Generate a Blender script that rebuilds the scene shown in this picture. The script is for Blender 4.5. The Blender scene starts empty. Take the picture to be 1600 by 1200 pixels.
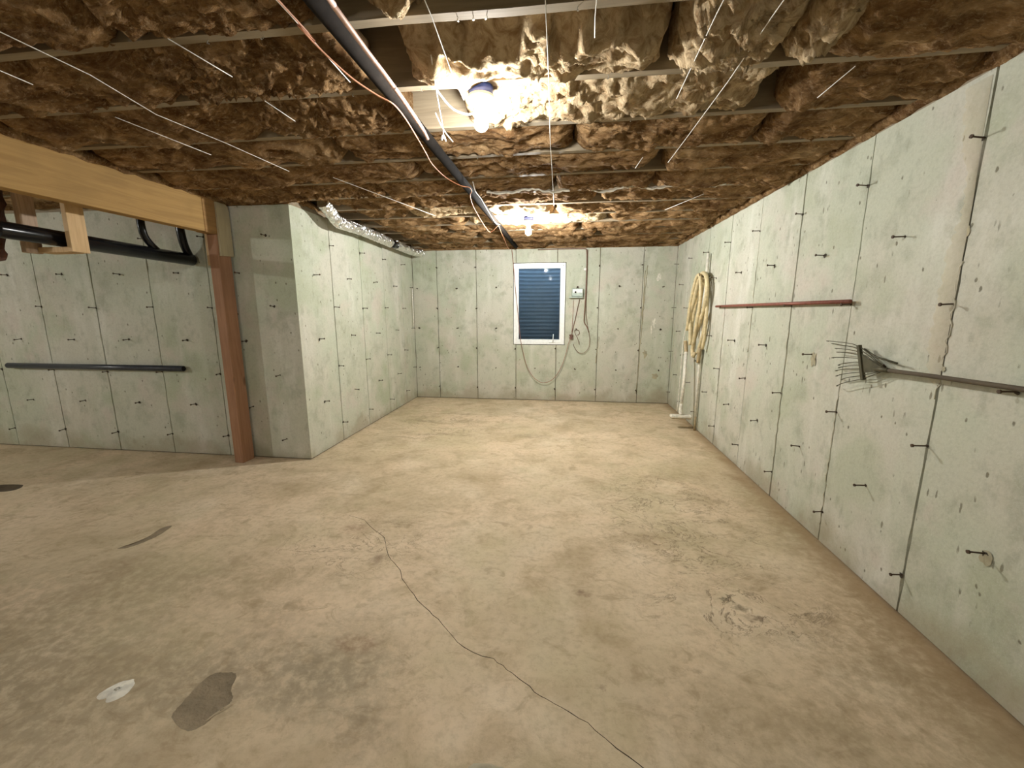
import bpy, bmesh, math, random
import numpy as np
from mathutils import Vector, Matrix

# ------------------------------------------------------------------ camera, world, exposure
S = bpy.context.scene
COL = S.collection
XR, XL, YB, YF, H = 1.5685, -2.344, 6.282, 3.429, 2.278      # inner faces: right wall, recess wall, back wall, front wall; wall top
cam_data = bpy.data.cameras.new('camera'); cam = bpy.data.objects.new('camera', cam_data); COL.objects.link(cam)
cam_data.sensor_fit = 'HORIZONTAL'; cam_data.sensor_width = 36.0; cam_data.lens = 36.0 * 640.88 / 1600.0
cam_data.clip_start = 0.02
cam.location = (0, 0, 1.3929); cam.rotation_euler = (math.pi / 2 - 0.1785, 0.0003, 0.1259)
S.camera = cam
S.view_settings.view_transform = 'Standard'; S.view_settings.look = 'None'
S.view_settings.gamma = 1.0; S.view_settings.use_curve_mapping = False
S.view_settings.exposure = 0.0
w = bpy.data.worlds.new('dusk'); S.world = w; w.use_nodes = True
w.node_tree.nodes['Background'].inputs[0].default_value = (0.27, 0.38, 0.50, 1)
w.node_tree.nodes['Background'].inputs[1].default_value = 16.0
BULB_COLOR = (1.0, 1.0, 0.98)
BULB_NEAR, BULB_FAR, FILL_SIDE, FILL_LEFT = 950.0, 3700.0, 1000.0, 2600.0      # strengths: two visible bulbs, then two unseen ones added as fill

random.seed(7)
RNG = np.random.RandomState(11)

# ------------------------------------------------------------------ node helpers
class M:
    def __init__(s, name, rough=0.8, spec=0.3, metal=0.0):
        s.m = bpy.data.materials.new(name); s.m.use_nodes = True
        s.t = s.m.node_tree; s.b = s.t.nodes['Principled BSDF']
        s.b.inputs['Roughness'].default_value = rough
        s.b.inputs['Metallic'].default_value = metal
        s.b.inputs['Specular IOR Level'].default_value = spec
        g = s.t.nodes.new('ShaderNodeNewGeometry'); s.pos = g.outputs['Position']
    def link(s, a, b): s.t.links.new(a, b)
    def put(s, sock, v):
        if hasattr(v, 'links'): s.link(v, sock)
        elif isinstance(v, (tuple, list)) and len(v) == 3 and sock.type == 'RGBA': sock.default_value = (*v, 1)
        else: sock.default_value = v
    def mapping(s, scale=(1, 1, 1), loc=(0, 0, 0), rot=(0, 0, 0), vec=None):
        n = s.t.nodes.new('ShaderNodeMapping'); s.link(vec or s.pos, n.inputs[0])
        n.inputs['Scale'].default_value = scale; n.inputs['Location'].default_value = loc; n.inputs['Rotation'].default_value = rot
        return n.outputs[0]
    def noise(s, sc, detail=4, rough=0.55, vec=None, dist=0.0, col=False):
        n = s.t.nodes.new('ShaderNodeTexNoise'); s.link(vec or s.pos, n.inputs['Vector'])
        n.inputs['Scale'].default_value = sc; n.inputs['Detail'].default_value = detail
        n.inputs['Roughness'].default_value = rough; n.inputs['Distortion'].default_value = dist
        return n.outputs['Color' if col else 'Fac']
    def voro(s, sc, vec=None, feature='F1', rnd=1.0):
        n = s.t.nodes.new('ShaderNodeTexVoronoi'); s.link(vec or s.pos, n.inputs['Vector']); n.feature = feature
        n.inputs['Scale'].default_value = sc; n.inputs['Randomness'].default_value = rnd
        return n
    def ramp(s, fac, a, b, c0=0.0, c1=1.0, smooth=True):
        n = s.t.nodes.new('ShaderNodeMapRange'); n.interpolation_type = 'SMOOTHSTEP' if smooth else 'LINEAR'
        s.put(n.inputs[0], fac); n.inputs[1].default_value = a; n.inputs[2].default_value = b
        n.inputs[3].default_value = c0; n.inputs[4].default_value = c1
        return n.outputs[0]
    def math(s, op, a, b=0.0):
        n = s.t.nodes.new('ShaderNodeMath'); n.operation = op; s.put(n.inputs[0], a); s.put(n.inputs[1], b); return n.outputs[0]
    def mix(s, f, a, b, mode='MIX'):
        n = s.t.nodes.new('ShaderNodeMix'); n.data_type = 'RGBA'; n.blend_type = mode
        s.put(n.inputs[0], f); s.put(n.inputs[6], a); s.put(n.inputs[7], b); return n.outputs[2]
    def blob(s, cx, cy, cz, rx, ry, rz, wob, soft=0.35):
        """mask 0..1 of an irregular stain about a world point"""
        v = s.t.nodes.new('ShaderNodeVectorMath'); v.operation = 'ADD'; s.link(s.pos, v.inputs[0]); s.link(wob, v.inputs[1])
        m = s.mapping((1 / rx, 1 / ry, 1 / rz), (-cx / rx, -cy / ry, -cz / rz), vec=v.outputs[0])
        l = s.t.nodes.new('ShaderNodeVectorMath'); l.operation = 'LENGTH'; s.link(m, l.inputs[0])
        return s.ramp(l.outputs['Value'], 1.0 + soft, 1.0 - soft)
    def wobble(s, sc, amp):
        n = s.noise(sc, 4, 0.6, col=True)
        a = s.t.nodes.new('ShaderNodeVectorMath'); a.operation = 'SUBTRACT'; s.link(n, a.inputs[0]); a.inputs[1].default_value = (.5, .5, .5)
        b = s.t.nodes.new('ShaderNodeVectorMath'); b.operation = 'SCALE'; s.link(a.outputs[0], b.inputs[0]); b.inputs['Scale'].default_value = amp
        return b.outputs[0]
    def bump(s, h, strength=0.3, dist=0.01, prev=None):
        n = s.t.nodes.new('ShaderNodeBump'); n.inputs['Strength'].default_value = strength; n.inputs['Distance'].default_value = dist
        s.put(n.inputs['Height'], h)
        if prev: s.link(prev, n.inputs['Normal'])
        return n.outputs[0]
    def out(s, col=None, normal=None, rough=None):
        if col is not None: s.put(s.b.inputs['Base Color'], col)
        if normal is not None: s.link(normal, s.b.inputs['Normal'])
        if rough is not None: s.put(s.b.inputs['Roughness'], rough)
        return s.m

def plain(name, col, rough=0.6, metal=0.0, spec=0.4, var=0.12, sc=30):
    k = M(name, rough, spec, metal)
    c2 = tuple(x * (1 - var * 2) for x in col)
    return k.out(k.mix(k.ramp(k.noise(sc, 4), .35, .65), col, c2))

def concrete_wall(name, streak=0.5, tan=0.0):
    k = M(name, 0.9, 0.2)
    big = k.noise(1.3, 3, .5, dist=.6); mid = k.noise(5, 5, .6); tall = k.noise(3.0, 4, .6, vec=k.mapping((1.6, 1.6, .35)))
    c = k.mix(k.ramp(big, .38, .62), (.455, .49, .375), (.51, .50, .41))
    c = k.mix(k.ramp(k.noise(1.9, 3, .55, vec=k.mapping(loc=(4, 2, 7))), .5, .68), c, (.395, .43, .305))
    oi = k.t.nodes.new('ShaderNodeObjectInfo')
    c = k.mix(k.math('MULTIPLY', oi.outputs['Random'], .38), c, (.57, .55, .48))
    c = k.mix(k.ramp(tall, .5, .74, 0, .55), c, (.67, .66, .59))
    c = k.mix(k.ramp(mid, .50, .72, 0, .6), c, (.33, .34, .255))
    c = k.mix(k.ramp(k.noise(13, 5, .65, vec=k.mapping((1, 1, .6), loc=(8, 1, 3))), .52, .72, 0, .4), c, (.27, .27, .20))
    c = k.mix(k.ramp(k.noise(2.4, 4, .6, vec=k.mapping(loc=(1, 6, 4))), .54, .70, 0, .5), c, (.55, .48, .42))
    c = k.mix(k.ramp(k.noise(150, 2, .7), .5, .75, 0, .3), c, (.62, .62, .55))
    fine = k.noise(60, 4, .7)
    c = k.mix(k.ramp(fine, .4, .75, 0, .22), c, (.24, .23, .17))
    # bug holes, small dark pits and short vertical scratches left by the forms
    v = k.voro(17, vec=k.mapping((1, 1, .6), loc=(.3, .7, .2)))
    pit = k.ramp(k.math('ADD', v.outputs['Distance'], k.ramp(k.noise(60, 3), .3, .7, -.04, .04, False)), .13, .07)
    gate = k.ramp(k.noise(5.2, 3), .47, .55)
    pit = k.math('MULTIPLY', pit, gate)
    v2 = k.voro(25, vec=k.mapping((1, 1, .28)))
    dash = k.math('MULTIPLY', k.ramp(k.math('ADD', v2.outputs['Distance'], k.ramp(k.noise(40, 3), .3, .7, -.06, .06, False)), .17, .09), k.ramp(k.noise(3.6, 3, vec=k.mapping(loc=(3, 1, 5))), .50, .58))
    dash = k.math('MULTIPLY', dash, streak)
    hole = k.math('MAXIMUM', pit, dash)
    c = k.mix(k.math('MULTIPLY', hole, .8), c, (.13, .115, .075))
    if tan: c = k.mix(tan, c, (.44, .385, .265))
    # rising damp: a brownish tide mark along the footing
    sep = k.t.nodes.new('ShaderNodeSeparateXYZ'); k.link(k.pos, sep.inputs[0])
    damp = k.math('ADD', sep.outputs[2], k.ramp(k.noise(2.6, 5), .3, .7, -.16, .12, False))
    c = k.mix(k.ramp(damp, .16, -.02, 0, .5), c, (.30, .245, .155))
    n = k.bump(k.math('SUBTRACT', k.noise(22, 5, .65), k.math('MULTIPLY', hole, .8)), .35, .006)
    n = k.bump(k.noise(4, 3), .25, .02, n)
    return k.out(c, n)

def wood(name, a, b, axis=1, rough=.75, grain=26, knots=True):
    k = M(name, rough, .3)
    sc = [1, 1, 1]; sc[axis] = .06
    g = k.noise(grain, 5, .65, vec=k.mapping(tuple(sc)), dist=.8)
    c = k.mix(k.ramp(g, .35, .68), a, b)
    c = k.mix(k.ramp(k.noise(2.5, 3), .45, .7, 0, .5), c, tuple(x * .66 for x in a))
    if knots:
        sk = [1, 1, 1]; sk[axis] = .5
        v = k.voro(4.3, vec=k.mapping(tuple(sk)))
        c = k.mix(k.ramp(v.outputs['Distance'], .13, .05, 0, .7), c, tuple(x * .35 for x in a))
    return k.out(c, k.bump(g, .25, .003))

# ------------------------------------------------------------------ materials
MAT_WALL_R = concrete_wall('concrete_right', .9)
MAT_WALL = concrete_wall('concrete_plain', .25)
MAT_STRIP = concrete_wall('tan_grout', .9, .45)
k = M('concrete_joint', .95, .1); MAT_JOINT = k.out(k.mix(k.noise(20), (.16, .13, .085), (.09, .075, .05)))
k = M('mortar_strip', .95, .1); MAT_MORTAR = k.out(k.mix(k.ramp(k.noise(9, 5), .35, .65), (.43, .385, .26), (.33, .31, .22)), k.bump(k.noise(30, 5), .6, .008))

# floor
k = M('concrete_floor', .72, .25)
wb = k.wobble(3.2, .28); wb2 = k.wobble(32, .075); brk = k.ramp(k.noise(20, 5, .7), .36, .6, .3, 1)
big = k.noise(.9, 4, .55, dist=.5); mid = k.noise(3.6, 6, .62, dist=.4); fin = k.noise(28, 5, .7)
c = k.mix(k.ramp(big, .36, .64), (.68, .55, .385), (.57, .475, .32))
c = k.mix(k.ramp(mid, .46, .68, 0, .7), c, (.42, .335, .21))
c = k.mix(k.ramp(k.noise(7.5, 6, .7, vec=k.mapping((1, 1.5, 1), loc=(3, 3, 0)), dist=.9), .52, .68, 0, .6), c, (.36, .275, .165))
c = k.mix(k.ramp(k.noise(1.3, 5, .6, vec=k.mapping(loc=(11, 5, 0)), dist=.6), .50, .66, 0, .5), c, (.37, .29, .17))
c = k.mix(k.ramp(k.noise(2.1, 5, .6, vec=k.mapping(loc=(7, 3, 1))), .5, .72, 0, .6), c, (.76, .65, .48))
c = k.mix(k.ramp(k.noise(1.5, 4, .6, vec=k.mapping(loc=(1, 9, 1))), .5, .7, 0, .5), c, (.50, .44, .27))
c = k.mix(k.ramp(fin, .42, .7, 0, .3), c, (.27, .20, .11))
for (cx, cy, rx, ry, col, amt, soft) in [
        (-1.15, 1.24, .42, .17, (.21, .18, .12), .6, .6), (-.85, 1.32, .22, .22, (.22, .19, .125), .5, .7), (-.62, 1.10, .12, .07, (.2, .17, .11), .45, .5),
        (-1.3, 1.5, .15, .1, (.24, .19, .12), .4, .6), (-.85, 1.42, .09, .045, (.22, .11, .06), .5, .5),
        (1.30, 1.6, .30, .42, (.24, .165, .075), .55, .7), (1.45, 2.6, .12, .9, (.27, .19, .095), .5, .6), (.75, 1.25, .5, .2, (.25, .19, .105), .4, .7),
        (-2.5, 1.3, .9, .4, (.24, .20, .12), .6, .7), (-1.9, 1.75, .6, .2, (.27, .215, .125), .45, .7), (-2.0, .95, .6, .3, (.22, .18, .11), .6, .7),
        (.12, 1.86, .04, .024, (.17, .10, .06), .7, .5), (.9, 1.79, .05, .022, (.13, .08, .045), .85, .5), (.81, 1.9, .03, .014, (.1, .08, .05), .85, .4), (.86, 1.85, .035, .018, (.12, .09, .05), .8, .5),
        (-.37, 4.4, .16, .09, (.25, .19, .12), .6, .5), (-1.02, 2.0, .04, .06, (.2, .13, .08), .6, .6), (.17, 1.34, .016, .012, (.2, .13, .08), .6, .4), (-1.32, 2.3, .08, .05, (.26, .15, .09), .5, .6),
        (-1.7, 4.9, .18, .04, (.24, .18, .11), .7, .4), (-1.35, 4.35, .3, .05, (.27, .20, .12), .6, .5), (-1.75, 4.2, .2, .03, (.25, .19, .11), .6, .5), (-1.45, 5.3, .3, .03, (.25, .19, .11), .6, .5)]:
    m = k.blob(cx, cy, 0, rx, ry, 5, wb if max(rx, ry) > .1 else wb2, soft)
    c = k.mix(k.math('MULTIPLY', k.math('MULTIPLY', m, brk), amt * .85), c, col)
# flaked, scuffed skin of the slab: ragged contour lines in worn zones
cont = k.noise(3.3, 7, .68, vec=k.mapping((1, 1.25, 1), loc=(2, 4, 0)), dist=1.0)
line = k.ramp(k.math('ABSOLUTE', k.math('SUBTRACT', cont, .53)), .011, .001)
zone = k.math('MAXIMUM', k.blob(.78, 2.75, 0, .5, .75, 5, wb, .5), k.math('MAXIMUM', k.blob(.85, 1.85, 0, .42, .2, 5, wb, .5), k.math('MAXIMUM', k.blob(-1.2, 2.15, 0, .4, .3, 5, wb, .5), k.blob(-1.5, 4.7, 0, .6, .6, 5, wb, .5))))
flake = k.math('MULTIPLY', line, zone)
c = k.mix(k.math('MULTIPLY', flake, .75), c, (.19, .135, .08))
spk = k.voro(34, vec=k.mapping((1, 1.6, 1))); sp = k.math('MULTIPLY', k.ramp(spk.outputs['Distance'], .1, .05), k.ramp(k.noise(2.7, 3), .52, .62))
c = k.mix(k.math('MULTIPLY', sp, .6), c, (.20, .15, .09))
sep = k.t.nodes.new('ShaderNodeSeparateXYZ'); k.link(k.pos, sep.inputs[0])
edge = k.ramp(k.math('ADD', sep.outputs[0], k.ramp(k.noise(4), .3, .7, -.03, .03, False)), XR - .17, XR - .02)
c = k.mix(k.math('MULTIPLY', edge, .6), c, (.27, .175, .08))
n = k.bump(k.math('SUBTRACT', mid, k.math('MULTIPLY', flake, .5)), .4, .025); n = k.bump(fin, .25, .004, n)
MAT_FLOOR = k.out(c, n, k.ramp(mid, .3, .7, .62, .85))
k = M('floor_hollow', .9, .15); MAT_HOLLOW = k.out(k.mix(k.noise(16, 5), (.34, .275, .18), (.17, .14, .095)), k.bump(k.noise(22, 5), .9, .02))
MAT_CRACK = plain('dark_crack', (.10, .075, .045), .95)  # dark colour inside the crack and the floor hole
MAT_PLASTER = plain('white_plaster', (.80, .77, .66), .8)

# insulation: brown glass wool
k = M('brown_glass_wool', 1.0, .05)
st = k.mapping((.45, 1.0, 1.0), rot=(0, 0, .5))
a = k.noise(11, 7, .72, vec=st, dist=1.2); b = k.noise(3, 4, .6, dist=.5); f = k.noise(75, 4, .75, vec=st)
c = k.mix(k.ramp(a, .36, .66), (.115, .058, .022), (.34, .21, .10))
c = k.mix(k.ramp(b, .5, .72, 0, .5), c, (.46, .32, .17))
c = k.mix(k.ramp(f, .5, .74, 0, .55), c, (.56, .42, .26))
c = k.mix(k.ramp(k.noise(2.3, 4, vec=k.mapping(loc=(5, 5, 5))), .52, .66, 0, .5), c, (.075, .034, .013))
MAT_BATT = k.out(c, k.bump(f, .6, .008, k.bump(a, .8, .03)))
k = M('bulb_lit_glass_wool', 1.0, .05)  # wool around the bulbs, their glow painted in as a paler colour
a = k.noise(14, 7, .7, dist=1.2)
MAT_BATT_LIT = k.out(k.mix(k.ramp(a, .32, .62), (.30, .19, .095), (.60, .465, .29)), k.bump(a, .9, .03))
MAT_JOIST = wood('grey_joist_wood', (.31, .25, .165), (.22, .17, .11), axis=0, knots=False)
MAT_SUBFLOOR = wood('subfloor_board', (.17, .13, .085), (.11, .08, .05), axis=0, knots=False)
MAT_BEAM = wood('beam_wood', (.41, .25, .085), (.32, .19, .065), axis=1)
MAT_BEAM_DK = wood('beam_end_wood', (.36, .20, .07), (.27, .15, .055), axis=1)
MAT_POST = wood('post_wood', (.36, .195, .11), (.27, .14, .075), axis=2)
MAT_GUSSET = wood('gusset_ply', (.44, .37, .23), (.38, .32, .20), axis=2, knots=False)
MAT_PINE = wood('pine_stud', (.62, .43, .23), (.50, .33, .165), axis=2, knots=False)
MAT_OSB = wood('rough_stud', (.60, .44, .31), (.45, .32, .22), axis=2, knots=False, grain=60)
MAT_ABS = plain('black_abs', (.007, .007, .008), .22, spec=.35)
MAT_ABS_DULL = plain('dusty_black_pipe', (.022, .018, .015), .95, spec=.05)
MAT_GREYPIPE = plain('dark_grey_pipe', (.048, .054, .066), .32, spec=.5)
MAT_BORE = plain('pipe_bore', (.004, .004, .004), .9)
MAT_COPPER = plain('copper_pipe', (.70, .44, .34), .5, metal=.1, spec=.4)
MAT_ORANGE = plain('orange_cable', (.82, .36, .19), .5)
MAT_WHITECABLE = plain('white_cable', (.80, .76, .66), .5)
MAT_BROWNCABLE = plain('brown_cable', (.20, .11, .075), .5)
MAT_REDCABLE = plain('thin_red_cable', (.36, .17, .12), .5)
MAT_STRING = plain('white_twine', (.85, .83, .76), .8)
MAT_STEEL = plain('rusty_tie_steel', (.085, .055, .035), .7, metal=.3)
MAT_TIEHOLE = plain('tie_hole', (.06, .048, .033), .95)
MAT_NAIL = plain('bright_nail', (.6, .6, .58), .35, metal=1)
MAT_REDROD = plain('rusty_red_rod', (.26, .085, .055), .55)
MAT_RAKE = plain('green_brown_rake_steel', (.085, .078, .045), .55, metal=.4)
MAT_RAKE_HANDLE = wood('weathered_handle', (.12, .095, .06), (.07, .052, .035), axis=1, knots=False)
MAT_PLASTIC = plain('cream_plastic', (.80, .77, .66), .45)
MAT_HOSE = plain('cream_hose', (.66, .55, .32), .5)
MAT_HOSE_END = plain('brown_cuff', (.40, .31, .17), .5)
MAT_VINYL = plain('white_vinyl', (.86, .87, .84), .35, var=.04)
MAT_BLUEBOX = plain('blue_plastic_box', (.035, .06, .24), .4)
MAT_PORCELAIN = plain('white_porcelain', (.86, .85, .80), .25, var=.03)
MAT_BOXMETAL = plain('grey_green_box', (.36, .42, .36), .4, metal=.35)
MAT_RIM = plain('dark_rim_board', (.07, .05, .03), .9)
MAT_LEAF = plain('dead_leaves', (.03, .03, .025), .9)
MAT_PAPER = plain('torn_paper_edge', (.78, .73, .60), .8)
k = M('crumpled_foil', .34, .6, 1.0)
cr = k.voro(26, vec=k.mapping(), feature='F1')
MAT_FOIL = k.out((.90, .90, .88), k.bump(k.math('ADD', cr.outputs['Distance'], k.noise(18, 4)), .9, .02))
k = M('galvanised_well', .45, .5, .55)
MAT_WELL = k.out(k.mix(k.noise(9), (.42, .45, .47), (.30, .33, .36)))
k = M('window_glass', .02, .5); k.b.inputs['Transmission Weight'].default_value = 1.0; k.b.inputs['IOR'].default_value = 1.1
MAT_GLASS = k.out((.62, .72, .80))
def bulb_mat(strength):
    k = M('lit_bulb', .4); k.b.inputs['Base Color'].default_value = (1, .95, .85, 1)
    k.b.inputs['Emission Color'].default_value = (*BULB_COLOR, 1); k.b.inputs['Emission Strength'].default_value = strength
    return k.m

# ------------------------------------------------------------------ mesh helpers
def new_obj(name, verts, faces, mat, parent=None, smooth=False, loc=(0, 0, 0)):
    me = bpy.data.meshes.new(name); me.from_pydata([tuple(v) for v in verts], [], [tuple(f) for f in faces]); me.update()
    return from_mesh(name, me, mat, parent, smooth, loc)
def from_mesh(name, me, mat, parent=None, smooth=False, loc=(0, 0, 0)):
    if mat is not None and not me.materials: me.materials.append(mat)
    if smooth: me.polygons.foreach_set('use_smooth', [True] * len(me.polygons))
    o = bpy.data.objects.new(name, me); COL.objects.link(o); o.location = loc
    if parent is not None: o.parent = parent
    return o
def from_bm(name, bm, mat, parent=None, smooth=False, loc=(0, 0, 0)):
    bmesh.ops.recalc_face_normals(bm, faces=bm.faces)
    me = bpy.data.meshes.new(name); bm.to_mesh(me); bm.free()
    return from_mesh(name, me, mat, parent, smooth, loc)
def add_box(bm, lo, hi, bevel=0.0, rot=None):
    c = (Vector(lo) + Vector(hi)) / 2; s = Vector(hi) - Vector(lo)
    mt = Matrix.Translation(c) @ (rot or Matrix.Identity(4)) @ Matrix.Diagonal((*s, 1))
    r = bmesh.ops.create_cube(bm, size=1, matrix=mt)
    if bevel: 
        es = list({e for v in r['verts'] for e in v.link_edges})
        bmesh.ops.bevel(bm, geom=es, offset=bevel, segments=1, affect='EDGES')
def box(name, lo, hi, mat, parent=None, bevel=0.0, rot=None):
    bm = bmesh.new(); add_box(bm, lo, hi, bevel, rot); return from_bm(name, bm, mat, parent)
def smooth_path(P, n=5):
    P = [Vector(p) for p in P]
    if len(P) < 3: return P
    Q = [P[0] * 2 - P[1]] + P + [P[-1] * 2 - P[-2]]; out = []
    for i in range(1, len(Q) - 2):
        for j in range(n):
            t = j / n; a, b, c, d = Q[i - 1:i + 3]
            out.append(.5 * ((2 * b) + (c - a) * t + (2 * a - 5 * b + 4 * c - d) * t * t + (3 * b - a - 3 * c + d) * t ** 3))
    return out + [P[-1]]
def add_tube(bm, P, r, seg=8, cap=True, sub=0, ring=None):
    """sweep a circle of radius r (number or function of 0..1) along P"""
    P = smooth_path(P, sub) if sub else [Vector(p) for p in P]
    n = len(P); rr = r if callable(r) else (lambda t: r)
    T = [(P[min(i + 1, n - 1)] - P[max(i - 1, 0)]).normalized() for i in range(n)]
    u = T[0].orthogonal().normalized(); rings = []
    for i in range(n):
        u = (u - T[i] * u.dot(T[i])).normalized(); v = T[i].cross(u); ra = rr(i / (n - 1))
        rings.append([bm.verts.new(P[i] + (u * math.cos(a) + v * math.sin(a)) * ra) for a in [2 * math.pi * q / seg for q in range(seg)]])
    for i in range(n - 1):
        for q in range(seg): bm.faces.new((rings[i][q], rings[i][(q + 1) % seg], rings[i + 1][(q + 1) % seg], rings[i + 1][q]))
    if cap: bm.faces.new(rings[0][::-1]); bm.faces.new(rings[-1])
def tube(name, P, r, mat, parent=None, seg=8, sub=0, cap=True):
    bm = bmesh.new(); add_tube(bm, P, r, seg, cap, sub); return from_bm(name, bm, mat, parent, True)
def add_lathe(bm, prof, seg=20, axis_loc=(0, 0, 0)):
    L = Vector(axis_loc); rings = []
    for (r, z) in prof: rings.append([bm.verts.new(L + Vector((r * math.cos(2 * math.pi * q / seg), r * math.sin(2 * math.pi * q / seg), z))) for q in range(seg)])
    for i in range(len(prof) - 1):
        for q in range(seg): bm.faces.new((rings[i][q], rings[i][(q + 1) % seg], rings[i + 1][(q + 1) % seg], rings[i + 1][q]))
    if prof[0][0] > 1e-4: bm.faces.new(rings[0][::-1])
    if prof[-1][0] > 1e-4: bm.faces.new(rings[-1])
def lathe(name, prof, mat, parent=None, seg=20, loc=(0, 0, 0)):
    bm = bmesh.new(); add_lathe(bm, prof, seg); bmesh.ops.remove_doubles(bm, verts=bm.verts, dist=1e-5)
    return from_bm(name, bm, mat, parent, True, loc)
def thing(name, label, cat, loc=(0, 0, 0), group=None):
    o = bpy.data.objects.new(name, None); COL.objects.link(o); o.location = loc; o.empty_display_size = .05
    return tag(o, label, cat, group)
def tag(o, label, cat, group=None):
    o['label'] = label; o['category'] = cat
    if group: o['group'] = group
    return o
def struct(o): o['kind'] = 'structure'; return o

def vnoise(x, y, seed):
    """smooth value noise on arrays"""
    xi = np.floor(x).astype(np.int64); yi = np.floor(y).astype(np.int64); fx = x - xi; fy = y - yi
    fx = fx * fx * (3 - 2 * fx); fy = fy * fy * (3 - 2 * fy)
    def hsh(a, b):
        h = (a * 374761393 + b * 668265263 + seed * 974711) & 0x7fffffff
        h = ((h ^ (h >> 13)) * 1274126177) & 0x7fffffff
        return ((h ^ (h >> 16)) & 0xffff) / 65535.0
    return (hsh(xi, yi) * (1 - fx) + hsh(xi + 1, yi) * fx) * (1 - fy) + (hsh(xi, yi + 1) * (1 - fx) + hsh(xi + 1, yi + 1) * fx) * fy
def fbm(x, y, seed, octv=4, ridged=False):
    s = 0; a = 1; t = 0
    for i in range(octv):
        n = vnoise(x * 2 ** i, y * 2 ** i, seed + i * 17)
        if ridged: n = 1 - abs(2 * n - 1)
        s = s + a * n; t += a; a *= .5
    return s / t

# ------------------------------------------------------------------ floor
X0, Y0 = -7.0, -2.9
# measured outlines, in metres
CRACK = [(-1.446, 2.461), (-1.308, 2.417), (-1.184, 2.301), (-1.084, 2.222), (-1.023, 2.124), (-0.977, 2.045), (-0.911, 1.98), (-0.86, 1.928), (-0.818, 1.852), (-0.75, 1.785), (-0.682, 1.709), (-0.602, 1.645), (-0.547, 1.599), (-0.48, 1.542), (-0.422, 1.485), (-0.347, 1.437), (-0.258, 1.417), (-0.212, 1.392), (-0.172, 1.359), (-0.124, 1.328), (-0.08, 1.296), (-0.032, 1.272), (0.026, 1.247), (0.081, 1.214), (0.133, 1.181), (0.201, 1.131), (0.264, 1.088), (0.311, 1.041)]
GOUGE = [(-2.604, 1.91), (-2.573, 1.976), (-2.551, 2.051), (-2.568, 2.141), (-2.531, 2.186), (-2.507, 2.127), (-2.5, 2.045), (-2.52, 1.978), (-2.55, 1.926)]
HOLLOW = [(-1.326, 1.041), (-1.338, 1.106), (-1.341, 1.169), (-1.323, 1.216), (-1.241, 1.226), (-1.206, 1.167), (-1.165, 1.121), (-1.182, 1.077), (-1.188, 1.031), (-1.233, 1.003)]
HOLE = [(-4.525, 2.545), (-4.488, 2.587), (-4.344, 2.605), (-4.265, 2.553), (-4.278, 2.493), (-4.397, 2.466)]
CABLE_WALL_LOOP = [(-0.801, 2.341), (-0.774, 2.122), (-0.732, 1.653), (-0.691, 1.289), (-0.664, 0.987), (-0.611, 0.728), (-0.557, 0.538), (-0.466, 0.383), (-0.369, 0.308), (-0.298, 0.29), (-0.203, 0.316), (-0.11, 0.402), (-0.031, 0.547), (0.024, 0.713), (0.061, 0.877), (0.104, 1.004)]
CABLE_WALL_DROP = [(0.292, 2.302), (0.302, 2.13), (0.302, 1.869), (0.298, 1.56), (0.288, 1.29), (0.291, 1.211), (0.334, 1.143), (0.363, 1.063)]
CABLE_WALL_TAIL = [(0.346, 1.097), (0.38, 0.971), (0.371, 0.844), (0.323, 0.773), (0.266, 0.749), (0.207, 0.772), (0.155, 0.841), (0.14, 0.888)]
CABLE_BOX = [(0.215, 1.549), (0.189, 1.426), (0.159, 1.267), (0.129, 1.13), (0.109, 1.015)]
CABLE_CURL = [(0.227, 0.888), (0.202, 0.969), (0.178, 1.015), (0.153, 1.073), (0.18, 1.103), (0.217, 1.085), (0.223, 1.043), (0.196, 1.02)]
RAKE_TIPS = [(2.647, 1.214), (2.579, 1.204), (2.576, 1.177), (2.557, 1.158), (2.562, 1.125), (2.52, 1.089), (2.532, 1.072), (2.521, 1.056), (2.515, 1.027), (2.496, 1.011), (2.505, 0.973)]
RAKE_BAR = [(2.34, 1.213), (2.273, 1.041)]
RAKE_APEX = [(2.16, 1.113)]
def ribbon(P, w):
    L, Rr = [], []
    for i, p in enumerate(P):
        a = Vector(P[max(i - 1, 0)]); b = Vector(P[min(i + 1, len(P) - 1)]); d = (b - a).normalized(); nn = Vector((-d.y, d.x))
        ww = w * random.uniform(.6, 1.25)
        if i == 0 or i == len(P) - 1: ww = w * .3
        q = Vector(p) + Vector((random.uniform(-.004, .004), random.uniform(-.004, .004)))
        L.append(q + nn * ww / 2); Rr.append(q - nn * ww / 2)
    return L + Rr[::-1]
def round_loop(P, n=4):
    P = [Vector((*p, 0)) for p in P]; m = len(P); out = []
    for i in range(m):
        a, b, c, d = P[i - 1], P[i], P[(i + 1) % m], P[(i + 2) % m]
        for j in range(n):
            t = j / n; q = .5 * ((2 * b) + (c - a) * t + (2 * a - 5 * b + 4 * c - d) * t * t + (3 * b - a - 3 * c + d) * t ** 3)
            out.append((q.x, q.y))
    return out
def rough_loop(P, n=3, j=.006):
    out = []
    for i in range(len(P)):
        a, b = Vector(P[i]), Vector(P[(i + 1) % len(P)])
        for t in range(n): out.append(a.lerp(b, t / n) + Vector((random.uniform(-j, j), random.uniform(-j, j))))
    return out
dense = []
for i in range(len(CRACK) - 1):
    a, b = Vector(CRACK[i]), Vector(CRACK[i + 1]); dense += [a, a.lerp(b, .5)]
dense.append(Vector(CRACK[-1]))
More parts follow.
